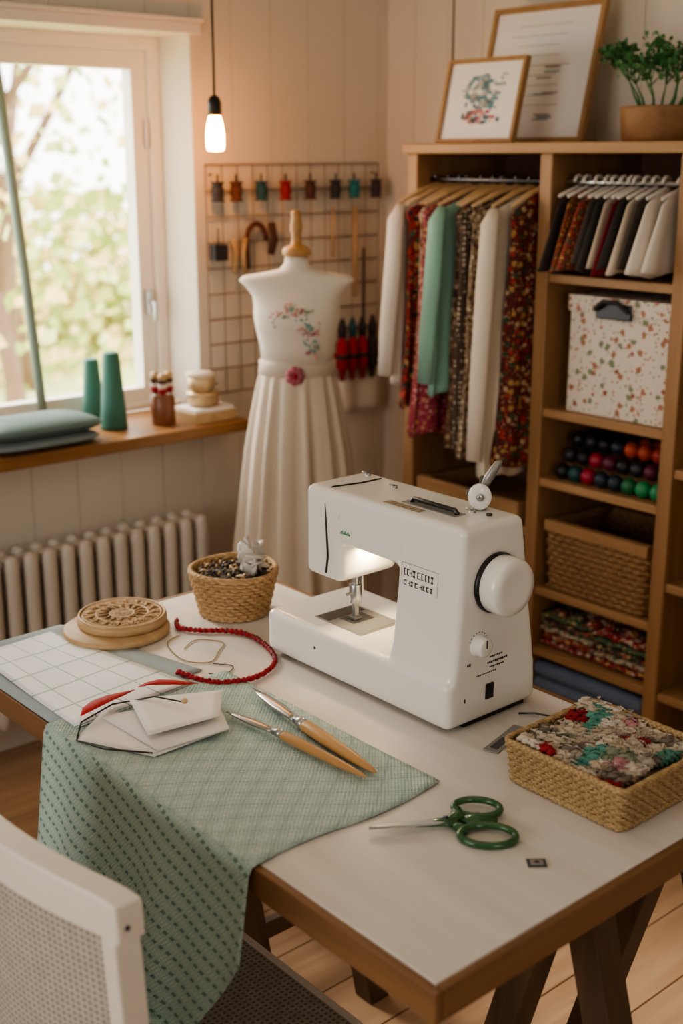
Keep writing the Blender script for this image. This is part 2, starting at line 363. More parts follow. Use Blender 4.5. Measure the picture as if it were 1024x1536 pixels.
# garments
def garment(name,y,zh,mat,w=.20,sleeve=0,xo=0,flare=1.0,seed=0,tw=.02):
    b=MB(); rr=random.Random(seed); X=2.45+xo; ph=rr.random()*6; rings=[]; N=48; rot=rr.gauss(0,.05)
    zs=[1.512,1.505,1.49,1.470,1.455,1.43,1.38,1.30,1.2,1.1,1.02]; zs=[z for z in zs if z>zh+.03]+[zh+.02,zh]
    for z in zs:
        if z>1.508: hw=.03; th=.010
        elif z>1.50: hw=.05; th=.012
        elif z>1.485: hw=w*.55; th=.013
        elif z>1.465: hw=w*.9; th=.014
        elif z>1.45: hw=w*1.0; th=.015
        else:
            q=(1.45-z)/(1.45-zh); hw=w*(.93+ .16*q*flare); th=.015+.009*q
        ring=[]
        for j in range(N):
            a=2*pi*j/N; cx,sy=cos(a),sin(a)
            q=max(0,(1.45-z))/.45
            f=.008*q*sin(cx*14+ph)+.005*q*sin(cx*29+ph*2)
            dx=hw*math.copysign(abs(cx)**.8,cx)
            ring.append((X+dx+.006*q*sin(z*17+ph),y+th*math.copysign(abs(sy)**.7,sy)+f+dx*rot*q,z+ (.008*sin(cx*9+ph) if z==zh else 0)))
        rings.append(ring)
    b.loft(rings,mat)
    if sleeve:
        for sg in (-1,1):
            b.tube([(X+sg*w*.90,y,1.474),(X+sg*(w+.006),y-.004,1.44),(X+sg*(w+.02),y-.008,1.3),(X+sg*(w+.035),y-.008,1.45-sleeve*.7),(X+sg*(w+.042),y-.008,1.45-sleeve)],[.014,.024,.026,.025,.022],mat,12,flat=.6)
    b.tube([(X-w*.95,y,1.482),(X-w*.4,y,1.512),(X,y,1.526),(X+w*.4,y,1.512),(X+w*.95,y,1.482)],[.006,.012,.014,.012,.006],LWOOD,8,flat=.6)
    hk=[(X,y,1.522),(X,y,1.532)]+[(X+.0115*cos(a),y,1.5405+.0115*sin(a)) for a in [-pi/2+i*pi*1.35/8 for i in range(9)]]
    b.tube(hk,.0018,METAL,6); b.build(name)
G=[('hanging_blouse',2.432,1.00,plain('g_white','#d8d0c5',.9,bs=.2),.150,.42,0),
('hanging_dress',2.394,.95,floral('g_red','#8a2a28',['#c9a36a','#3d6a4a','#b8433b','#2d2a33'],60,.45),.160,0,0),
('hanging_shirt',2.356,.90,floral('g_beige','#a89680',['#8c5a4a','#c9bba6','#7d3b36'],75,.45),.152,0,0),
('hanging_shirt',2.318,.88,floral('g_pink','#a03c50',['#d9a9a0','#7a2a38','#c9a36a'],80,.35),.165,0,0),
('hanging_shirt',2.276,1.0,plain('g_mint','#8ab5a8',.85,bs=.2),.165,.42,0),
('hanging_dress',2.236,.85,floral('g_brown','#5f4334',['#a8937a','#3d2720','#86684e'],65,.45),.140,0,0),
('hanging_dress',2.196,.86,floral('g_dot','#4d3f36',['#c2b49e'],75,.33,rnd=.3,sub=False),.160,0,0),
('hanging_dress',2.156,.85,floral('g_beige2','#84705a',['#c2b59f','#4d3a2c'],70,.42),.170,0,0),
('hanging_blouse',2.112,.80,plain('g_cream','#d6ccbd',.9,bs=.2),.145,.60,0),
('hanging_dress',2.070,.83,floral('g_dkred','#551e1b',['#9a302a','#a8844f','#2f4a33','#6d2420','#b39a7a'],62,.45),.120,0,.012)]
for i,g in enumerate(G): garment(g[0],g[1],g[2],g[3],g[4],g[5],g[6]-.01*(i%3==0),seed=i)
# hanging swatches
b=MB(); sw=[plain('sw0','#332d2c',.9),plain('sw1','#4a3d34',.9),floral('sw2','#7a3628',['#b07f45','#4d5a3a'],95,.42),floral('sw3','#8a2f28',['#b08a50','#3f5a45'],95,.42),plain('sw4','#504843',.9),plain('sw5','#a89a8c',.9),plain('sw6','#b5a999',.9),plain('sw7','#7d1c26',.9),plain('sw8','#3f3c3a',.9),plain('sw9','#d6cec2',.9),plain('sw10','#c2b5a4',.9)]
yy=1.972
seq=[(0,.022),(2,.032),(3,.036),(4,.022),(8,.018),(6,.032),(7,.014),(8,.018),(10,.036),(4,.014),(9,.042),(9,.040)]
rr=random.Random(2)
for i,(mi,wd_) in enumerate(seq):
    m=sw[mi]; rings=[]
    yt=yy-wd_/2; zb=1.336+.022*rr.random()*(i%2); ln=.012+.014*rr.random()
    for k in range(9):
        z=1.522-(1.522-zb)*(k/8)**.9
        q=max(0,(1.505-z))/.17; hw=(.03,.07)[k>0]+.045*q; ring=[]; th=wd_*(.16+.40*q)
        for j in range(32):
            a=2*pi*j/32; p=sq(a,.75)
            ring.append((2.455+hw*p[0],yt+ln*q+th*p[1]+.0035*q*sin(p[0]*9+i*1.7),z-.006*q*sin(p[0]*5+i)))
        rings.append(ring)
    b.loft(rings,m)
    b.tube([(2.38,yt,1.508),(2.45,yt,1.530),(2.52,yt,1.508)],.0048,RADW,6); b.tube([(2.45+.015*cos(a),yt,1.540+.015*sin(a)) for a in [-pi/2+i2*pi*1.5/8 for i2 in range(9)]],.0045,RADW,6)
    yy-=wd_*.99
b.build('hanging_fabric_swatches')
FLB=floral('floral_paper','#d9d0c3',['#9a5a4c','#6a7a5c','#b58572','#7f8b70','#a87a60'],42,.32)
b=MB(); b.box((2.425,1.655,.9855),(2.70,1.945,1.24),FLB); b.box((2.42,1.65,1.235),(2.705,1.95,1.275),FLB)
b.box((2.412,1.76,1.225),(2.425,1.86,1.262),DMETAL); b.tube([(2.408,1.76,1.245),(2.40,1.79,1.268),(2.40,1.83,1.268),(2.408,1.86,1.245)],.006,cm[5],8)
b.build('storage_box',bevel=.006)
b=MB(); pal=['#1d1d24','#2a2a35','#1f2f3f','#b8492a','#a8331f','#9a1f3a','#5f1f3a','#1f6a42','#2a8a5c','#1f4a4f','#2b2b2b']
pm=[plain('ball_%d'%i,c,.4) for i,c in enumerate(pal)]
lay=[[0,9,5,2,2,7,8,8],[1,0,5,6,0,1,6,7],[0,1,0,2,3,3,4,4]]
for r in range(3):
    for c in range(8):
        cy=1.975-.0215-c*.0415; cz=.8035+.021+r*.037
        b.ell((2.435+r*.03,cy,cz),(.0205,.0205,.021),pm[lay[r][c]],14,8)
        b.ell((2.55,cy,cz),(.0205,.0205,.021),pm[lay[r][c]],8,6)
b.box((2.46,1.645,.8035),(2.60,1.99,.822),OAKY); b.box((2.495,1.645,.822),(2.60,1.99,.86),OAKY)
b.build('thread_ball_rack')
# ------------------------------------------------ woven baskets
def rrect(t,hx,hy,r):
    a=2*(hx-r); c=2*(hy-r); q=pi*r/2; L=2*a+2*c+4*q; s=(t%1.0)*L
    for (ln,kind) in ((c,0),(q,1),(a,2),(q,3),(c,4),(q,5),(a,6),(q,7)):
        if s<=ln or kind==7:
            f_=s/ln
            if kind==0: return (hx,-(hy-r)+c*f_)
            if kind==1: return (hx-r+r*cos(f_*pi/2),hy-r+r*sin(f_*pi/2))
            if kind==2: return (hx-r-a*f_,hy)
            if kind==3: return (-(hx-r)-r*sin(f_*pi/2),hy-r+r*cos(f_*pi/2))
            if kind==4: return (-hx,hy-r-c*f_)
            if kind==5: return (-(hx-r)-r*cos(f_*pi/2),-(hy-r)-r*sin(f_*pi/2))
            if kind==6: return (-(hx-r)+a*f_,-hy)
            return (hx-r+r*sin(f_*pi/2),-(hy-r)-r*cos(f_*pi/2))
        s-=ln
def basket(b,c,hx,hy,z0,h,flare,mat,rows,stakes,e=1.0,rt=.004,amp=.003,rim=None,rr=None,wav=0):
    def per(t,k):
        p=rrect(t/(2*pi),hx*k,hy*k,rr) if rr else (hx*k*sq(t,e)[0],hy*k*sq(t,e)[1])
        return (c[0]+p[0],c[1]+p[1])
    n=stakes*4
    for r in range(rows):
        q=(r+.5)/rows; k=1+flare*q; z=z0+h*q; pts=[]
        for j in range(n):
            t=2*pi*j/n; x,y=per(t,k); xa,ya=per(t-.02,k); xb,yb=per(t+.02,k); o=amp*sin(stakes*t+pi*r)
            d=Vector((yb-ya,xa-xb)).normalized(); pts.append((x+d.x*o,y+d.y*o,z+wav*q*sin(2*t+1)))
        b.tube(pts,h/rows*.58,mat,6,True)
    for s_ in range(stakes):
        t=2*pi*(s_+.5)/stakes
        x,y=per(t,1); x2,y2=per(t,1+flare); b.cyl((x,y,z0),(x2,y2,z0+h),rt*.6,rt*.6,mat,6)
    for dz,r2 in ((0,rt*1.4),(h,rt*1.5)):
        k=1+flare*(dz/h)
        for ph in ((0,pi) if dz else (0,)):
            b.tube([(*per(2*pi*j/160,k+(.006*sin(j*.8+ph) if dz else 0)),z0+dz+(r2 if dz==0 else .0012*cos(j*.8+ph)+wav*sin(4*pi*j/160+1))) for j in range(160)],r2 if dz==0 else r2*.8,rim or mat,7,True)
    n2=80; b.loft([[(*per(2*pi*j/n2,.98),z0+.002) for j in range(n2)],[(*per(2*pi*j/n2,.98),z0+.006) for j in range(n2)],[(*per(2*pi*j/n2,.965*(1+flare)),z0+h*.95) for j in range(n2)]],WICKD,True,False)
    b.loft([[(*per(2*pi*j/n2,.98),z0+.002) for j in range(n2)],[(*per(2*pi*j/n2,.98),z0+.006) for j in range(n2)]],WICKD,True,True)
b=MB(); basket(b,(2.55,1.82),.13,.155,.5085,.165,.05,WICKD,11,38,rt=.004,amp=.004,rr=.03)
b.box((2.405,1.66,.668),(2.425,1.98,.695),OAKY); b.box((2.425,1.66,.668),(2.69,1.672,.69),OAKY); b.box((2.425,1.968,.668),(2.69,1.98,.69),OAKY)
b.build('shelf_basket')
b=MB(); fm=[floral('ff%d'%i,a,c,55,.4) for i,(a,c) in enumerate([('#8a2e2e',['#c9a36a','#c8bba6']),('#48664f',['#b9a47a','#7d3b36']),('#b9ae98',['#8c5a4a','#4f6a55']),('#8d2328',['#c8bba6']),('#3a3a36',['#a8584a','#b9a47a'])])]
rr=random.Random(9)
for j in range(5):
    for s_ in range(2):
        z=.339+j*.019; ya=1.648+s_*.175+rr.random()*.006; yb=ya+.165; rings=[]
        for i in range(15):
            y=ya+(yb-ya)*i/14; o=.006*sin(i*1.1+j*2); xf=2.415+.012*rr.random(); ring=[]
            for k in range(14):
                p=sq(2*pi*k/14,.6); ring.append((xf/2+1.345+p[0]*.135,y,z+.010+o*.5+p[1]*.010))
            rings.append(ring)
        b.loft(rings,fm[(j*2+s_*3)%5])
for k in range(26):
    y=1.67+rr.random()*.30; x=2.44+rr.random()*.12; b.ell((x,y,.437),(.022,.026,.010),fm[k%5],10,6,Matrix.Rotation(rr.random()*3,3,'Z'))
b.build('folded_fabric_pile')
BLU=plain('blue_fabric','#66758f',.9,bs=.3,bn=100)
b=MB()
for z in (.185,.228,.272):
    b.tube([(2.425,1.645,z+.001),(2.425,1.82,z+.004),(2.425,1.995,z+.001)],[.022,.024,.022],BLU,16); b.box((2.425,1.645,z-.02),(2.68,1.995,z+.021),BLU)
b.build('folded_blankets',bevel=.004)
def frame(name,yc,w,h,xb,xt,z0,arts,fw=.014):
    b=MB(); th=math.atan2(xt-xb,h); b.M=TR(xb,yc,z0,0,th)
    b.box((-.006,-w/2,0),(.012,w/2,fw),FRAMEW); b.box((-.006,-w/2,h-fw),(.012,w/2,h),FRAMEW); b.box((-.006,-w/2,fw),(.012,-w/2+fw,h-fw),FRAMEW); b.box((-.006,w/2-fw,fw),(.012,w/2,h-fw),FRAMEW)
    b.box((.002,-w/2+fw,fw),(.010,w/2-fw,h-fw),PAPER)
    for (y,z,sy,sz,m) in arts: b.box((.0005,y-sy/2,z-sz/2),(.0025,y+sy/2,z+sz/2),m)
    b.build(name)
A1=[plain('art%d'%i,c,.8) for i,c in enumerate(['#6f96a4','#c4717a','#8aa3ad','#d8a49e','#b9b4ac','#5f7a8d','#a8909a'])]
rr=random.Random(3); arts=[]
for i in range(130):
    z=.05+.125*rr.random(); arts.append((rr.gauss(0,.030),z,.004+.018*rr.random(),.003+.009*rr.random(),A1[(1 if z<.09 else 0)+2*rr.randint(0,2)]))
frame('small_picture_frame',2.305,.27,.215,2.44,2.49,1.6325,arts,.010)
arts=[]
for i in range(9): arts.append((.02-.03*rr.random(),.10+i*.026,.12+.08*rr.random(),.0018,A1[4]))
for i in range(12): arts.append((-.06+.04*rr.random(),.06+.14*rr.random(),.05,.004,A1[[4,6,2][i%3]]))
frame('large_picture_frame',2.285,.38,.36,2.62,2.70,1.6325,arts,.014)
# plant
b=MB(); b.lathe([(.085,0),(.09,.004),(.097,.07),(.099,.078),(.093,.08),(.088,.07)],(2.55,1.815,1.6325),wood('pot_wood','#7a5838','#a27a54','X',.6),32,.8,1.0); b.lathe([(.086,0),(.088,.005)],(2.55,1.815,1.695),plain('soil','#3a2a20',.9),24,.8,1)
rr=random.Random(5)
def sprig(p,d,l,dep):
    q=p+d*l; b.tube([p,(p+q)/2+Vector((rr.gauss(0,.004),rr.gauss(0,.004),0)),q],[.0022*(dep+1)*.5,.0018*(dep+1)*.5,.001],LEAF,5)
    if dep==0:
        for k in range(14):
            c=q+Vector((rr.gauss(0,.010),rr.gauss(0,.010),rr.gauss(0,.010))); n=Vector((rr.gauss(0,1),rr.gauss(0,1),rr.gauss(0,1))).normalized(); u=n.orthogonal().normalized()*.0068; w=n.cross(u)*.8
            b.add([c-u,c-w,c+u,c+w],[(0,1,2,3)],LEAF)
        return
    for k in range(3): sprig(q,(d+Vector((rr.gauss(0,.6),rr.gauss(0,.6),.05+rr.random()*.35))).normalized(),l*.62,dep-1)
for k in range(11):
    a=k*2.4; sprig(Vector((2.55+.03*cos(a),1.815+.045*sin(a),1.70)),Vector((.5*cos(a),.5*sin(a),1)).normalized(),.062+.022*rr.random(),2)
b.build('potted_plant')
# ------------------------------------------------ dress form
b=MB(); mc=(2.035,2.535); face=math.radians(49.2+180)
fu=Vector((cos(face),sin(face),0)); ru=Vector((-fu.y,fu.x,0))
def ring(z,hw,hd,fold=0,ex=1.0,off=0,n=120):
    o=[]
    for j in range(n):
        a=2*pi*j/n; p=sq(a,ex); k=1+fold*(sin(15*a+.4*sin(3*a))+.5*sin(23*a+1.3))
        v=ru*(hw*p[0]*k)+fu*(hd*p[1]*k+off); o.append((mc[0]+v.x,mc[1]+v.y,z))
    return o
prof=[(1.352,.030,.030,0,1,0),(1.335,.031,.031,0,1,0),(1.318,.045,.036,0,1,0),(1.308,.095,.042,0,.9,0),(1.300,.140,.046,0,.85,0),(1.290,.150,.050,0,.85,0),(1.275,.134,.056,0,.85,0),(1.25,.115,.070,0,.88,.004),(1.225,.112,.082,0,.9,.008),(1.20,.113,.090,0,.95,.012),(1.17,.108,.086,0,.95,.01),(1.12,.098,.074,0,1,.004),(1.075,.094,.070,0,1,0)]
b.loft([ring(*p) for p in prof],LIN)
sk=[(1.078,.097,.073,.005),(1.05,.099,.078,.02),(1.02,.105,.088,.035),(.95,.117,.104,.05),(.85,.133,.125,.06),(.7,.149,.142,.07),(.5,.172,.162,.08),(.32,.192,.185,.09)]
b.loft([ring(z,w,d,f) for z,w,d,f in sk],LIN2)
b.loft([ring(1.084,.098,.074),ring(1.081,.1025,.079),ring(1.068,.1015,.0785),ring(1.050,.1045,.081),ring(1.046,.101,.078)],SASH)
pk=plain('pink_petal','#a8606b',.8); tl=plain('teal_thread','#6aa0a0',.8); pk2=plain('pale_pink','#cf9a98',.8); gn=plain('sage_thread','#7f9a80',.8)
fl=Vector((mc[0],mc[1],1.052))+fu*.084-ru*.004
for k in range(7):
    a=k*pi*2/7; c=fl+ru*.015*cos(a)+Vector((0,0,.015*sin(a))); b.ell(c,(.011,.011,.011),pk,8,6)
b.ell(fl+fu*.006,(.008,.008,.008),RED,8,6)
for k,(u,z,m) in enumerate([(-.05,1.20,tl),(-.04,1.215,pk2),(-.025,1.222,pk2),(-.01,1.226,tl),(.0,1.214,pk2),(.012,1.222,pk),(.03,1.19,tl),(.035,1.175,tl),(.04,1.16,pk),(.028,1.165,pk2),(.045,1.14,tl),(.04,1.12,tl),(.03,1.11,pk),(-.03,1.205,gn),(.05,1.2,pk2),(.015,1.2,tl),(.052,1.165,pk2),(.048,1.105,pk2),(.02,1.135,tl),(-.06,1.21,pk2),(-.055,1.185,gn),(.022,1.15,gn),(.05,1.125,gn),(-.015,1.235,pk2),(.035,1.215,gn),(.012,1.175,pk2)]):
    q=max(0,1-(u/.11)**2)**.5; d=(.101 if z>1.15 else .085)*q
    for s_ in range(5): b.ell(Vector((mc[0],mc[1],z))+ru*(u+R.gauss(0,.005))+fu*d+Vector((0,0,R.gauss(0,.004))),(.0033,.0033,.0033),m,6,4)
b.lathe([(.030,1.352),(.037,1.354),(.038,1.366),(.030,1.376),(.014,1.380),(.012,1.40),(.016,1.425),(.012,1.45),(.014,1.458),(.010,1.466),(.003,1.468)],(mc[0],mc[1],0),HWOOD,24)
b.cyl((mc[0],mc[1],.05),(mc[0],mc[1],.45),.014,.014,TRES,12)
for k in range(3):
    a=k*2*pi/3+.4; b.tube([(mc[0],mc[1],.13),(mc[0]+.12*cos(a),mc[1]+.12*sin(a),.08),(mc[0]+.22*cos(a),mc[1]+.22*sin(a),.012)],.012,TRES,8)
b.build('dress_form')
# ------------------------------------------------ table
b=MB(); TX0,TX1,TY0,TY1=.80,1.49,.775,1.995
b.box((TX0+.012,TY0+.012,.712),(TX1-.012,TY1-.012,.7497),TOPW)
b.box((TX0,TY0,.708),(TX0+.012,TY1,.7493),TEDGE); b.box((TX1-.012,TY0,.708),(TX1,TY1,.7493),TEDGE)
b.box((TX0+.012,TY0,.708),(TX1-.012,TY0+.012,.7493),TEDGEX); b.box((TX0+.012,TY1-.012,.708),(TX1-.012,TY1,.7493),TEDGEX)
for yc in (.88,1.75):
    b.box((.90,yc-.025,.66),(1.44,yc+.025,.708),TRES)
    for xc in (1.16,1.41):
        for sg in (-1,1): b.prism([(-.024,-.024),(.024,-.024),(.024,.024),(-.024,.024)],lambda x,y,h,xc=xc,sg=sg,yc=yc:(xc+x,yc+sg*(.02+.19*(1-h/.69))+y,h),0,.69,TRES)
    for sg in (-1,1): b.box((1.14,yc+sg*.15-.01,.2),(1.43,yc+sg*.15+.01,.235),TRES)
b.build('work_table',bevel=.0025)
TZ=.7505
# ------------------------------------------------ cloth
CT=clothmat('mint_runner_top',True); CH=clothmat('mint_runner_drop',False)
b=MB()
def zt(x,y): return TZ+.0015+.0012*sin(x*21+y*9)*.5+.0006
b.grid(lambda u,v:(.795+(1.128-.795)*v, 1.091+(.53+.01*sin(v*5))*u+.006*sin(v*7)*(1-u), zt(v,u)),40,30,CT,lambda u,v:(.53*u,.335*v))
def drop(u,v):
    y=1.091+.53*u; L=.13+.556*u; L=min(L,.285)+.10*min(1,u*3)
    s_=L*v; zs=.286; z0=zt(0,u)
    fo=.010*sin(u*14)*min(1,s_*5)+.004*sin(u*31)*min(1,s_*5)
    if s_<zs: return (.795-.004*min(1,s_*90)-.045*(s_/zs)+fo*.8, y+.02*(u-.5)*s_, z0-s_)
    e=s_-zs; return (.795-.049-e+fo*.3, y+.02*(u-.5)*zs, z0-zs-.001+.0008*sin(e*60))
b.grid(drop,60,60,CH,lambda u,v:(.53*u,(min(.13+.556*u,.285)+.10*min(1,u*3))*v))
b.build('table_runner',solid=.0018,fixn=False)
GM=gridmat('ruled_template')
def quad(q,z,am=.0):
    def f_(u,v):
        a=Vector(q[0]).lerp(Vector(q[3]),u); c=Vector(q[1]).lerp(Vector(q[2]),u); p=a.lerp(c,v); return (p.x,p.y,z+am*sin(u*7)*sin(v*5+1))
    return f_
b=MB(); q=[(.83,1.95),(.985,1.965),(1.055,1.60),(.822,1.575)]
b.grid(quad(q,TZ+.0045,.0012),20,12,GM,lambda u,v:(u*.36,v*.22))
b.build('quilting_template',solid=.0012,fixn=False)
b=MB(); BG=plain('grey_fabric','#a2b0b6',.85,bs=.3,bn=300)
b.grid(quad([(.803,1.985),(1.02,1.99),(1.10,1.64),(.803,1.625)],TZ+.0015,.0005),20,12,BG); b.build('grey_backing_fabric',solid=.0015,fixn=False)
b=MB()
def sheet(q,z,tilt,m=PAPER):
    def f_(u,v):
        a=Vector(q[0]).lerp(Vector(q[3]),u); c=Vector(q[1]).lerp(Vector(q[2]),u); p=a.lerp(c,v); return (p.x,p.y,z+tilt*v*u+.002*sin(u*3)*v)
    b.grid(f_,8,8,m)
sheet([(.80,1.54),(.885,1.60),(.985,1.41),(.86,1.415)],TZ+.006,.004); sheet([(.865,1.575),(1.045,1.53),(.985,1.40),(.87,1.42)],TZ+.010,.006); sheet([(.92,1.58),(1.055,1.515),(.985,1.425),(.875,1.455)],TZ+.020,.008)
b.tube([(.80,1.535,TZ+.006),(.83,1.575,TZ+.012),(.90,1.60,TZ+.012),(.95,1.555,TZ+.026),(.965,1.50,TZ+.032)],.0008,DARK,6)
b.tube([(.80,1.535,TZ+.006),(.815,1.48,TZ+.008),(.86,1.42,TZ+.010)],.0008,DARK,6)
b.ell((.968,1.495,TZ+.034),(.005,.005,.004),GOLD,10,6)
b.build('folded_envelope',solid=.0012,fixn=False)
RF=plain('red_feather','#b5242a',.6)
b=MB()
for i in range(2):
    P=[(.832,1.578),(.850,1.588),(.872,1.597),(.90,1.606),(.925,1.611),(.950,1.613)] if i==0 else [(.955,1.613),(.972,1.609),(.99,1.602),(1.01,1.590),(1.028,1.577),(1.043,1.566)]
    b.tube([(x,y,TZ+.021+.003*sin(k)) for k,(x,y) in enumerate(P)],[.001,.010,.013,.011,.007,.001] if i==0 else [.001,.006,.010,.009,.006,.001],RF,10,flat=.25)
b.build('red_feather')
def tool(tip,jt,end,wb,z):
    b=MB(); tip,jt,end=Vector((*tip,z)),Vector((*jt,z+.002)),Vector((*end,z))
    P=[tip.lerp(jt,t) for t in (0,.2,.55,.82,.93)]; b.tube(P,[.0008,wb*.6,wb*1.05,wb*.75,wb*.6],METAL,10,flat=.4)
    b.tube([tip.lerp(jt,.90),jt,jt.lerp(end,.05)],[wb*.6,wb*.8,wb*.75],METAL,12)
    b.tube([jt.lerp(end,t) for t in (.04,.08,.35,.7,.95,1)],[wb*.75,wb*.98,wb*1.0,wb*.85,wb*.4,.001],HWOOD,12,flat=.8); b.build('seam_awl')
tool((1.105,1.505),(1.082,1.348),(1.064,1.158),.0115,TZ+.0125); tool((1.022,1.461),(1.036,1.345),(1.046,1.158),.0088,TZ+.0115)
# scissors
b=MB(); zz=TZ+.006
for off,z in ((.0035,zz),(-.0035,zz+.003)):
    a=Vector((.962,1.06)); c=Vector((1.055,1.005)); d=(c-a).normalized(); n=Vector((-d.y,d.x))
    b.prism([(0,0),(1,-.3),(1,1.1),(.5,1),(.1,.45)],lambda x,y,h,n=n,off=off,a=a,c=c:(a.x+(c.x-a.x)*x+n.x*off*2.2*y,a.y+(c.y-a.y)*x+n.y*off*2.2*y,h),z-.0014,z+.0014,METAL)
b.tube([(1.015,1.028,zz),(1.045,1.01,zz+.001),(1.06,.995,zz+.002)],[.005,.009,.010],FGREEN,10,flat=.5)
b.cyl((1.05,1.007,zz),(1.05,1.007,zz+.008),.004,.004,DMETAL,14)
def loop(cx,cy,ra,rb,ang,z):
    return [(cx+ra*cos(t)*cos(ang)-rb*sin(t)*sin(ang),cy+ra*cos(t)*sin(ang)+rb*sin(t)*cos(ang),z+.002*sin(t)) for t in [2*pi*i/28 for i in range(28)]]
b.tube(loop(1.106,1.003,.031,.019,-pi/4-.05,zz+.002),.005,FGREEN,10,True); b.tube(loop(1.068,.948,.036,.022,-pi/4,zz),.005,FGREEN,10,True)
b.tube([(1.05,1.005,zz),(1.07,1.005,zz+.002),(1.085,1.02,zz+.002)],[.007,.011,.006],FGREEN,10,flat=.6); b.tube([(1.055,1.0,zz),(1.055,.985,zz),(1.05,.972,zz)],[.007,.009,.006],FGREEN,10,flat=.6)
b.tube([(1.07,1.0,zz),(1.088,.985,zz),(1.105,.965,zz)],[.009,.016,.005],FGREEN,10,flat=.35)
b.build('scissors')
b=MB(); b.M=TR(1.073,.87,TZ,-.7); b.box((-.012,-.009,0),(.012,.009,.0012),SATD); b.box((-.008,-.006,.0012),(.008,.006,.0022),SATIN); b.box((-.003,-.002,.0022),(.003,.002,.0028),DMETAL); b.build('bobbin_plate')
# small basket with contents
b=MB(); basket(b,(1.312,1.838),.062,.062,TZ,.088,.33,WICK,12,24,1.0,.004,.0028,wav=.002)
b.lathe([(.07,0),(.074,.004),(.055,.012),(.02,.014)],(1.312,1.838,TZ+.065),DARK,24)
PL=plain('clear_wrap','#d2cec8',.15)
for k in range(16):
    c=Vector((1.342+R.gauss(0,.011),1.818+R.gauss(0,.011),TZ+.085+.035*R.random()))
    Mx=Matrix.Rotation(R.random()*6,3,'Z')@Matrix.Rotation(R.gauss(0,.6),3,'X')
    b.ell(c,(.019,.004,.020+.008*R.random()),PL,6,4,Mx)
b.tube([(1.342,1.818,TZ+.12),(1.340,1.822,TZ+.135),(1.335,1.828,TZ+.148)],[.010,.004,.010],PL,7,flat=.4)
GF=plain('grey_fibre','#6f665e',.95,bs=.6,bn=300)
for k in range(90):
    a=R.random()*6.28; r=.062*R.random()**.5; p=Vector((1.306+r*cos(a),1.843+r*sin(a),TZ+.08)); q=p+Vector((R.gauss(0,.012),R.gauss(0,.012),.006*R.random())); b.tube([p,(p+q)/2+Vector((0,0,.004)),q],[.0015,.003,.0012],[GF,GF,LWOOD,DARK][k%4],5)
b.build('small_wicker_basket')
# carved wooden hoop discs
b=MB(); CR=floral('carved_board','#9c8160',['#6f563c','#c4a77e','#7d6246'],150,.42)
b.lathe([(.094,0),(.098,.004),(.098,.010),(.094,.013)],(1.083,1.893,TZ),LWOOD,48)
b.lathe([(.078,0),(.083,.004),(.083,.013),(.081,.0165),(.03,.0165)],(1.10,1.90,TZ+.013),LWOOD,48)
b.lathe([(.071,0),(.071,.0022),(.068,.003),(.02,.0028)],(1.10,1.90,TZ+.0290),CR,48)
for r,w_ in ((.079,.0028),(.072,.0018),(.048,.0022),(.022,.002)):
    b.tube([(1.10+r*cos(t),1.90+r*sin(t),TZ+.0305) for t in [2*pi*i/72 for i in range(72)]],w_,LWOOD,6,True)
for k in range(16):
    a=k*pi/8; b.tube([(1.10+.050*cos(a),1.90+.050*sin(a),TZ+.032),(1.10+.060*cos(a+.16),1.90+.060*sin(a+.16),TZ+.034),(1.10+.069*cos(a+.1),1.90+.069*sin(a+.1),TZ+.032)],[.001,.004,.001],WICK,6,flat=.5)
    b.tube([(1.10+.024*cos(a),1.90+.024*sin(a),TZ+.032),(1.10+.035*cos(a+.25),1.90+.035*sin(a+.25),TZ+.034),(1.10+.046*cos(a+.15),1.90+.046*sin(a+.15),TZ+.032)],[.001,.003,.001],WICKD,6,flat=.5)
b.build('carved_wooden_trivet')
# red cord
b=MB(); key=[(1.195,1.862),(1.175,1.825),(1.196,1.787),(1.235,1.75),(1.252,1.70),(1.236,1.626),(1.205,1.573),(1.14,1.548),(1.08,1.578),(1.058,1.655)]
def cr(P,n):
    out=[]; P=[Vector(p) for p in P]; P=[P[0]]+P+[P[-1]]
    for i in range(1,len(P)-2):
        for k in range(n):
            t=k/n; a,b_,c,d=P[i-1:i+3]; out.append(.5*((2*b_)+(c-a)*t+(2*a-5*b_+4*c-d)*t*t+(3*b_-a-3*c+d)*t**3))
    out.append(P[-2]); return out
cp=cr(key,16)
for ph in (0,pi):
    b.tube([(p.x+.0024*cos(i*.9+ph),p.y+.0024*cos(i*.9+ph),TZ+.005+.0022*sin(i*.9+ph)) for i,p in enumerate(cp)],.0026,RED,6)
acc=0
for i in range(1,len(cp)):
    acc+=(cp[i]-cp[i-1]).length
    if acc>.0075:
        acc=0; b.ell((cp[i].x+R.gauss(0,.0008),cp[i].y+R.gauss(0,.0008),TZ+.0060),(.0048,.0048,.0048),RED2 if i%2 else RED,8,6)
b.build('braided_red_cord')
b=MB(); b.tube([(p.x,p.y,TZ+.0012) for p in cr([(1.16,1.80),(1.12,1.78),(1.10,1.70),(1.13,1.66),(1.17,1.69),(1.20,1.72),(1.17,1.76),(1.13,1.74)],10)],.001,plain('olive_thread','#8a7a3f',.8),5)
b.tube([(p.x,p.y,TZ+.0012) for p in cr([(1.10,1.62),(1.12,1.60),(1.15,1.62),(1.13,1.65)],10)],.001,DARK,5); b.build('loose_thread')
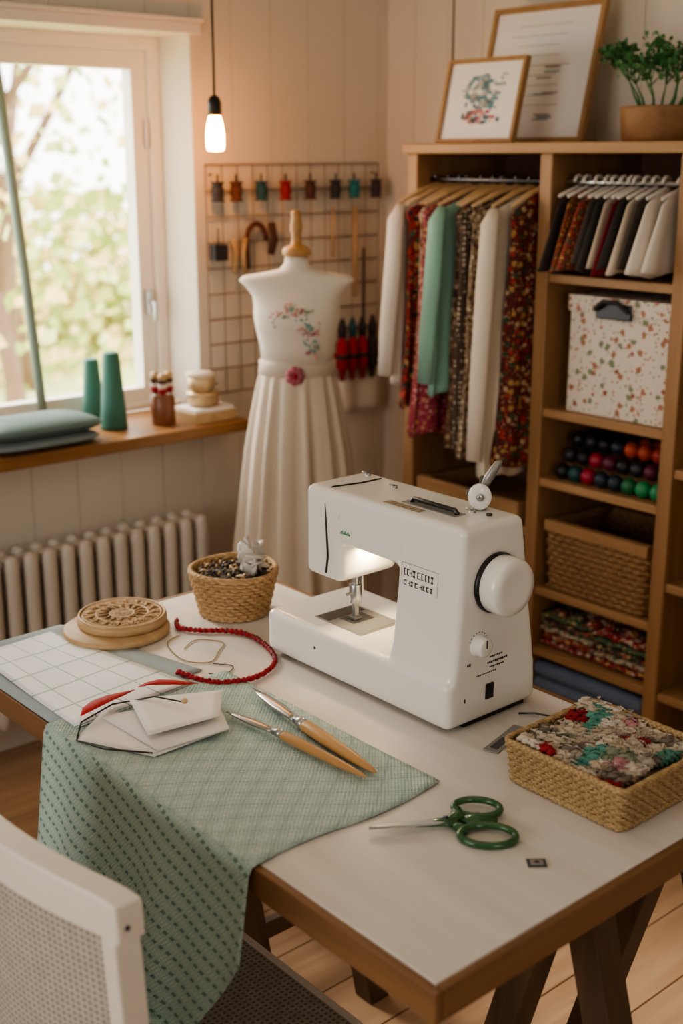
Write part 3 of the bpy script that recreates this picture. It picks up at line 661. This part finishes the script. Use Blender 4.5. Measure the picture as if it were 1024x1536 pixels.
# rectangular basket with yarn
b=MB(); basket(b,(1.303,.942),.093,.096,TZ,.062,.07,WICKL,12,56,rt=.0034,amp=.0022,rr=.012)
Y_=[plain('yarn%d'%i,c,.95,bs=.8,bn=500) for i,c in enumerate(['#d2c8ba','#c0b09c','#a99f92','#96262f','#5f9a8c','#8a917c','#7d736a','#b88388','#cbc0b0','#d8cfc3'])]
rr=random.Random(11)
def yc(x,y):
    a=sin(x*47+1.3)+sin(y*61+x*30); c=sin(x*33-y*52+2)+sin(y*90+.5)
    if a>1.5: return Y_[3]
    if c>1.45: return Y_[4]
    if a<-1.6: return Y_[5]
    if c<-1.6: return Y_[7]
    return Y_[rr.choice([0,1,2,8,9,0,8,6])]
for row in range(15):
    x=1.219+row*.0122; y=.858; k=0
    while y<1.028:
        l=.016+.010*rr.random(); m=yc(x,y); z=TZ+.055+.006*rr.random()+.006*sin(x*40)*sin(y*30)
        for ph in (0,pi):
            pts=[(x+.0042*cos(i*1.1+ph+k)+rr.gauss(0,.0005),y+l*i/6*1.15,z+.0035*sin(i*1.1+ph+k)) for i in range(7)]
            b.tube(pts,[.0028,.0045,.0048,.005,.0048,.0045,.0028],m,6)
        for t in range(4):
            p=Vector((x+rr.gauss(0,.005),y+l*rr.random(),z+.004)); b.tube([p,p+Vector((rr.gauss(0,.005),rr.gauss(0,.005),.003)),p+Vector((rr.gauss(0,.008),rr.gauss(0,.008),.002))],[.0016,.0014,.0006],m,5)
        y+=l; k+=1
b.box((1.215,.852,TZ+.03),(1.392,1.033,TZ+.05),Y_[1])
b.build('yarn_basket')
b=MB(); b.tube([(p[0],p[1],TZ+.002+.004*abs(sin(i*.7))) for i,p in enumerate([(1.38,1.17),(1.395,1.15),(1.41,1.11),(1.44,1.09),(1.462,1.06),(1.455,1.03),(1.435,1.04),(1.43,1.07),(1.415,1.09)])],.0016,DMETAL,6)
b.tube([(1.43+.02*cos(t),1.10+.016*sin(t),TZ+.003) for t in [2*pi*i/18 for i in range(18)]],.0015,DMETAL,6,True); b.tube([(1.445+.016*cos(t),1.06+.014*sin(t),TZ+.003) for t in [2*pi*i/18 for i in range(18)]],.0015,DMETAL,6,True)
b.build('wire_eyeglasses')
b=MB(); b.M=TR(1.30,1.125,TZ,.25); b.box((-.05,-.012,0),(.05,.012,.0015),SATIN); b.box((-.04,-.006,.0015),(-.0,.006,.0022),SATD); b.build('metal_seam_gauge')
# ------------------------------------------------ sewing machine
SM=empty('sewing_machine')
b=MB()
b.box((1.235,1.187,.757),(1.438,1.634,.834),PLASTIC)
def rq(z,x0,x1,y0,y1): return [(x0,y0,z),(x1,y0,z),(x1,y1,z),(x0,y1,z)]
b.loft([rq(.757,1.235,1.440,1.186,1.345),rq(.80,1.238,1.438,1.186,1.34),rq(.86,1.249,1.430,1.186,1.33),rq(.95,1.256,1.414,1.186,1.326),rq(1.074,1.262,1.394,1.186,1.325)],PLASTIC,False)
b.box((1.261,1.186,.985),(1.394,1.552,1.074),PLASTIC)
b.box((1.259,1.462,.918),(1.390,1.552,1.073),PLASTIC)
o0=b.build('body',bevel=.011,seg=4,parent=SM)
b=MB()
def fillet(cy,cz,r,sy,sz,x0,x1):
    pts=[(cy,cz)]+[(cy+sy*r*(1-sin(a)),cz+sz*r*(1-cos(a))) for a in [pi/2*i/6 for i in range(7)]]
    b.prism(pts,lambda y,z,h:(h,y,z),x0,x1,PLASTIC)
d=o0.modifiers.new('r','REMESH'); d.mode='VOXEL'; d.voxel_size=.0028; d.use_smooth_shade=True
d=o0.modifiers.new('s','SMOOTH'); d.factor=.6; d.iterations=12
fillet(1.321,.831,.032,1,1,1.256,1.42); fillet(1.321,.987,.020,1,-1,1.266,1.385)
b.build('throat_fillets',parent=SM)
b=MB()
b.tube([(1.2582,1.497,.93),(1.2577,1.492,.96),(1.2588,1.497,1.02),(1.2605,1.500,1.05),(1.266,1.502,1.069),(1.278,1.502,1.0742),(1.33,1.49,1.0744),(1.375,1.49,1.0738)],.0020,BLACK,6)
b.box((1.28,1.195,.7505),(1.42,1.62,.76),BLACK)
for x,y in ((1.26,1.22),(1.26,1.60),(1.42,1.22),(1.42,1.60)): b.cyl((x,y,.7505),(x,y,.762),.008,.008,BLACK,12)
b.box((1.272,1.425,.832),(1.365,1.545,.8352),SATIN); b.box((1.298,1.472,.8352),(1.345,1.508,.8362),SATD); b.box((1.276,1.512,.8352),(1.36,1.542,.8358),SATD); b.box((1.276,1.43,.8352),(1.36,1.468,.8358),SATIN)
px,py=1.315,1.487
b.cyl((px,py,.86),(px,py,.93),.006,.006,METAL,14); b.cyl((px,py,.868),(px,py,.9),.011,.011,METAL,16); b.cyl((px+.014,py,.88),(px+.014,py,.93),.004,.004,METAL,10); b.cyl((px,py,.838),(px,py,.865),.0012,.0012,METAL,6)
b.box((px-.009,py-.008,.8375),(px+.009,py+.012,.8415),METAL); b.box((px-.004,py-.004,.84),(px+.004,py+.004,.865),METAL); b.tube([(px-.008,py,.885),(px-.02,py,.885)],.003,METAL,8)
b.cyl((1.237,1.50,.80),(1.2345,1.50,.80),.003,.003,DMETAL,10)
b.build('needle_assembly',bevel=.001,parent=SM)
b=MB()
b.M=Matrix.Translation((1.332,1.186,.979))@Matrix.Rotation(pi/2,4,'X')
b.lathe([(.047,-.004),(.048,.004),(.045,.008)],(0,0,0),BLACK,48); b.lathe([(.043,.006),(.0455,.009),(.0455,.034),(.042,.040),(.03,.042),(.026,.0415),(.01,.0405)],(0,0,0),PLASTIC,48)
b.M=Matrix.Translation((1.298,1.186,.885))@Matrix.Rotation(pi/2,4,'X')
b.lathe([(.018,-.004),(.018,.003),(.0155,.004),(.015,.016),(.012,.018)],(0,0,0),PLASTIC,32,fn=lambda a,z:1+.02*sin(a*20)*(z>.003)); b.box((-.001,.0,.0175),(.001,.013,.019),DARK)
for k in range(9): a=.3+k*.3; b.box((.021*cos(a)-.0007,.021*sin(a)-.0007,-.002),(.021*cos(a)+.0007,.021*sin(a)+.0007,.0010),DARK)
b.M=Matrix.Identity(4)
b.box((1.318,1.1835,.79),(1.334,1.19,.815),BLACK)
for (x,z,w,h) in [(1.325,.859,.03,.003),(1.320,.850,.045,.004),(1.325,.842,.035,.003),(1.275,.857,.008,.005),(1.295,.834,.045,.002),(1.27,.80,.006,.010)]:
    n_=max(1,int(w/.004))
    for k in range(n_): b.box((x+k*.0042,1.1850,z-h/2*(.6+.4*((k*7)%3)/2)),(x+k*.0042+.0024,1.188,z+h/2*(.6+.4*((k*5)%3)/2)),DARK)
b.build('handwheel_and_dials',parent=SM)
b=MB(); rr=random.Random(4)
for row,z,h in ((0,.982,.011),(1,.965,.008)):
    y=1.308
    while y>1.243:
        w=.0025+.0045*rr.random(); x0=1.2560+(z-.97)*.05; t_=.0012
        k=rr.random()
        if k<.35: b.box((x0,y,z-h/2),(x0+.004,y-t_,z+h/2),DARK); b.box((x0,y-t_,z+h/2-t_),(x0+.004,y-w,z+h/2),DARK); b.box((x0,y-t_,z-h/2),(x0+.004,y-w,z-h/2+t_),DARK)
        elif k<.7: b.box((x0,y,z-.0006),(x0+.004,y-w,z+.0006),DARK); b.box((x0,y-w,z-h/2),(x0+.004,y-w-t_,z+h/2),DARK)
        else: b.box((x0,y,z-h/2),(x0+.004,y-w*.7,z-h/4),DARK); b.box((x0,y,z+h/4),(x0+.004,y-w*.7,z+h/2),DARK); b.box((x0,y-w*.3,z-h/4),(x0+.004,y-w*.3-t_,z+h/4),DARK)
        y-=w+.003
b.tube([(1.2572,1.314,.975),(1.2582,1.314,.996),(1.2582,1.235,.996),(1.2562,1.235,.958)],.0004,DMETAL,4)
GT=plain('green_print','#3f8a6a',.5)
for k in range(7): b.box((1.2600,1.463-k*.0035,1.006),(1.264,1.4610-k*.0035,1.009+.003*(k%2)),GT)
b.box((1.2600,1.466,1.03),(1.264,1.465,1.04),RADW)
b.build('printed_marks',parent=SM)
b=MB()
b.box((1.30,1.245,1.069),(1.325,1.36,1.0752),SATIN); b.tube([(1.312,1.25,1.0755),(1.312,1.255,1.081),(1.312,1.345,1.081),(1.312,1.35,1.0755)],.004,DMETAL,8)
b.box((1.278,1.30,1.0695),(1.294,1.38,1.0745),SATIN)
for k in range(8): b.box((1.281,1.305+k*.009,1.074),(1.290,1.310+k*.009,1.0752),GOLD)
for x,y in ((1.35,1.43),(1.372,1.52),(1.34,1.245)): b.cyl((x,y,1.068),(x,y,1.078),.005,.005,METAL,10); b.tube([(x,y,1.078),(x-.010,y+.004,1.082)],.002,METAL,6)
b.cyl((1.365,1.255,1.066),(1.365,1.255,1.082),.013,.011,SATIN,16)
dm=Matrix.Translation((1.355,1.245,1.097))@Matrix.Rotation(math.radians(230),4,'Z')@Matrix.Rotation(pi/2,4,'Y')
b.M=dm; b.lathe([(.016,-.004),(.018,-.003),(.018,.003),(.0165,.0045),(.004,.005)],(0,0,0),PLASTIC,28,sx=1.15); b.lathe([(.006,.004),(.006,.0075),(.003,.0085)],(0,0,0),METAL,14); b.M=Matrix.Identity(4)
b.cyl((1.368,1.256,1.07),(1.370,1.253,1.125),.005,.005,SATD,8)
b.tube([(1.368,1.25,1.108),(1.372,1.243,1.125),(1.380,1.232,1.148),(1.383,1.228,1.152)],[.010,.013,.010,.004],SATIN,8,flat=.6)
b.tube([(1.36,1.262,1.07),(1.355,1.272,1.10),(1.372,1.25,1.118)],.002,DMETAL,6)
b.cyl((1.348,1.218,1.066),(1.348,1.218,1.077),.004,.005,DMETAL,10)
b.build('spool_holder',parent=SM)
# ------------------------------------------------ chair
def canemat(name,c1,c2,dk):
    m,nt,b=mk(name,.85); x,y,z=xyz(nt,coord(nt,'UV'))
    a=(x.fr()-.5).ab(); c=(y.fr()-.5).ab(); hole=(a.lt(.28)*c.lt(.24)); n=noise(nt,coord(nt),60,3)
    nt.links.new(mix(nt,hole*.75,mix(nt,n,hexc(c1),hexc(c2)),hexc(dk)),b.inputs['Base Color']); bump(nt,b,hole*-1.0+n*.4,.8); return m
CANE=canemat('woven_cane','#aaa399','#ccc5ba','#6f685f'); CAN2=canemat('woven_seat','#918d86','#bcb8b0','#5c5852')
b=MB(); cy0,cy1=1.02,1.47
def back(y,z):
    t=(y-(cy0+cy1)/2)/((cy1-cy0)/2); return .585-.045*(1-t*t)-.14*(z-.45)*.35
for y in (cy0,cy1):
    b.loft([[(back(y,z)-.017,y-.015,z),(back(y,z)+.017,y-.015,z),(back(y,z)+.017,y+.015,z),(back(y,z)-.017,y+.015,z)] for z in (.0,.2,.45,.6,.74,.80)],WHITE,False)
def railg(z0,z1,th,ex,drop_=0):
    rings=[]
    for i in range(25):
        t=(i-12)/12; y=(cy0+cy1)/2+t*((cy1-cy0)/2+ex); cr_=.014*(1-t*t)-drop_*max(0,abs(t)-.9)*10
        rings.append([(back(y,z0)-th,y,z0+cr_*.6),(back(y,z0)+th,y,z0+cr_*.6),(back(y,z1)+th,y,z1+cr_),(back(y,z1)-th,y,z1+cr_)])
    b.loft(rings,WHITE,False)
railg(.800,.850,.0172,.0152,.006); railg(.47,.50,.012,-.014)
b.grid(lambda u,v:(back(cy0+.014+(cy1-cy0-.028)*u,.49+.315*v)+.002*sin(u*9),cy0+.014+(cy1-cy0-.028)*u,.49+.315*v),24,12,CANE,lambda u,v:(u*46,v*36))
b.box((.585,cy0-.01,.42),(.96,cy0+.025,.45),WHITE); b.box((.585,cy1-.025,.42),(.96,cy1+.01,.45),WHITE); b.box((.935,cy0+.025,.42),(.965,cy1-.025,.45),WHITE); b.box((.57,cy0+.02,.42),(.60,cy1-.02,.45),WHITE)
b.box((.59,cy0+.013,.436),(.948,cy1-.013,.4545),CAN2)
b.grid(lambda u,v:(.592+.355*u,cy0+.014+(cy1-cy0-.028)*v,.4550+.001*sin(u*3.1)),10,10,CAN2,lambda u,v:(u*40,v*50))
for y in (cy0+.008,cy1-.008): b.loft([[(.945-w,y-w,z),(.945+w,y-w,z),(.945+w,y+w,z),(.945-w,y+w,z)] for z,w in ((0,.012),(.42,.018))],WHITE,False)
for y in (cy0+.005,cy1-.005): b.cyl((.575,y,.2),(.945,y,.2),.009,.009,WHITE,10)
b.cyl((.568,cy0-.019,.815),(.568,cy0-.012,.815),.0035,.0035,DMETAL,12)
b.build('dining_chair',bevel=.004)
# ------------------------------------------------ outdoors
GDN=empty('garden')
GR=plain('lawn_grass','#bcc488',.9,var=.3,ns=1.5); BK=plain('bark','#7a6350',.9,var=.3); LV=[plain('leafA','#c4ca84',.8,var=.3),plain('leafB','#9fb060',.8,var=.3),plain('leafC','#e0c890',.8,var=.3)]
b=MB(); b.box((-6,3.4,-.9),(16,24,-.8),GR); b.build('lawn',parent=GDN)
rr=random.Random(21)
def tree(x,y,h,n,spread,zlo):
    b=MB(); base=Vector((x,y,-.8))
    def br(p,d,l,r,dep):
        q=p+d*l; mid=(p+q)/2+Vector((rr.gauss(0,.06),rr.gauss(0,.06),0))*l
        b.tube([p,mid,q],[r,r*.85,r*.65],BK,6)
        if dep>0:
            for k in range(3): br(q,(d+Vector((rr.gauss(0,.55),rr.gauss(0,.55),rr.gauss(.1,.3)))).normalized(),l*.7,r*.6,dep-1)
    br(base,Vector((rr.gauss(0,.08),0,1)).normalized(),h*.4,.05+h*.008,4)
    for k in range(n):
        c=Vector((x+rr.gauss(0,spread),y+rr.gauss(0,spread),zlo+rr.random()**1.2*(h-zlo-.3)))
        nn=Vector((rr.gauss(0,1),rr.gauss(0,1),rr.gauss(0,1))).normalized(); s_=.04+.04*rr.random(); u=nn.orthogonal().normalized()*s_; w=nn.cross(u)*.7
        b.add([c-u,c-w,c+u,c+w],[(0,1,2,3)],LV[k%3])
    b.build('tree',fixn=False,parent=GDN)
for x,y,h,n,sp,zl in [(3.3,7.2,4.0,350,.7,.3),(4.6,9.5,5,450,1.0,-.4),(3.7,10.5,4.5,450,1.0,-.4),(6.0,12,5.5,450,1.2,-.6)]: tree(x,y,h,n,sp,zl)
b=MB()
for k in range(4200):
    x=2.0+rr.random()*8; y=12+rr.random()*3+ (x-4)*.2; z=-.8+rr.random()**1.8*2.0; c=Vector((x,y,z))
    nn=Vector((rr.gauss(0,1),rr.gauss(0,1),rr.gauss(0,1))).normalized(); s_=.08+.07*rr.random(); u=nn.orthogonal().normalized()*s_; w=nn.cross(u)*.8
    b.add([c-u,c-w,c+u,c+w],[(0,1,2,3)],LV[k%3])
b.build('hedge',fixn=False,parent=GDN)
# ------------------------------------------------ lights
wd=bpy.data.worlds.new('World'); bpy.context.scene.world=wd; wd.use_nodes=True
wd.node_tree.nodes['Background'].inputs[0].default_value=(1.0,.95,.88,1); wd.node_tree.nodes['Background'].inputs[1].default_value=6.8
def light(name,kind,loc,dirv,energy,col,size=None,size2=None):
    l=bpy.data.lights.new(name,kind); l.energy=energy; l.color=col
    if kind=='AREA':
        l.size=size
        if size2: l.shape='RECTANGLE'; l.size_y=size2
    o=bpy.data.objects.new(name,l); bpy.context.collection.objects.link(o); o.location=loc
    o.rotation_euler=Vector(dirv).to_track_quat('-Z','Y').to_euler()
    return l,o
l,o=light('sun','SUN',(0,8,6),(.12,-.8,-.52),4.8,(1,.88,.72)); l.angle=math.radians(18)
for nm,loc,dv,a,c in (('portal_1',(1.445,3.27,1.4),(0,-1,0),1.2,1.06),('portal_2',(X0-.15,1.2,1.5),(1,0,0),1.6,1.2),('portal_3',(0,Y0-.15,1.55),(0,1,0),.8,.9)):
    l,o=light(nm,'AREA',loc,dv,1,(1,1,1),a,c); l.cycles.is_portal=True
light('ceiling_fill','AREA',(.9,.9,2.55),(0,0,-1),4,(1,.86,.70),1.6)  # added overhead fill for the room, no fixture hangs here
light('needle_lamp','AREA',(1.32,1.455,.975),(0,.05,-1),.6,(1,.74,.42),.03)
# ------------------------------------------------ camera
f=1850.0; th=math.radians(16.1); az=math.radians(49.2)
fwd=Vector((cos(az),sin(az),0)); right=Vector((sin(az),-cos(az),0))
F=fwd*cos(th)+Vector((0,0,-sin(th))); Up=fwd*sin(th)+Vector((0,0,cos(th)))
cam=bpy.data.cameras.new('camera'); co=bpy.data.objects.new('camera',cam); bpy.context.collection.objects.link(co)
cam.sensor_fit='VERTICAL'; cam.sensor_height=36; cam.lens=f*36/1536; cam.clip_start=.02
M=Matrix((right,Up,-F)).transposed().to_4x4(); M.translation=(0,0,1.6); co.matrix_world=M
cam.dof.use_dof=True; cam.dof.focus_distance=1.95; cam.dof.aperture_fstop=3.0
bpy.context.scene.camera=co
bpy.context.scene.view_settings.view_transform='AgX'
bpy.context.scene.view_settings.look='AgX - Medium High Contrast'
bpy.context.scene.view_settings.exposure=-.12
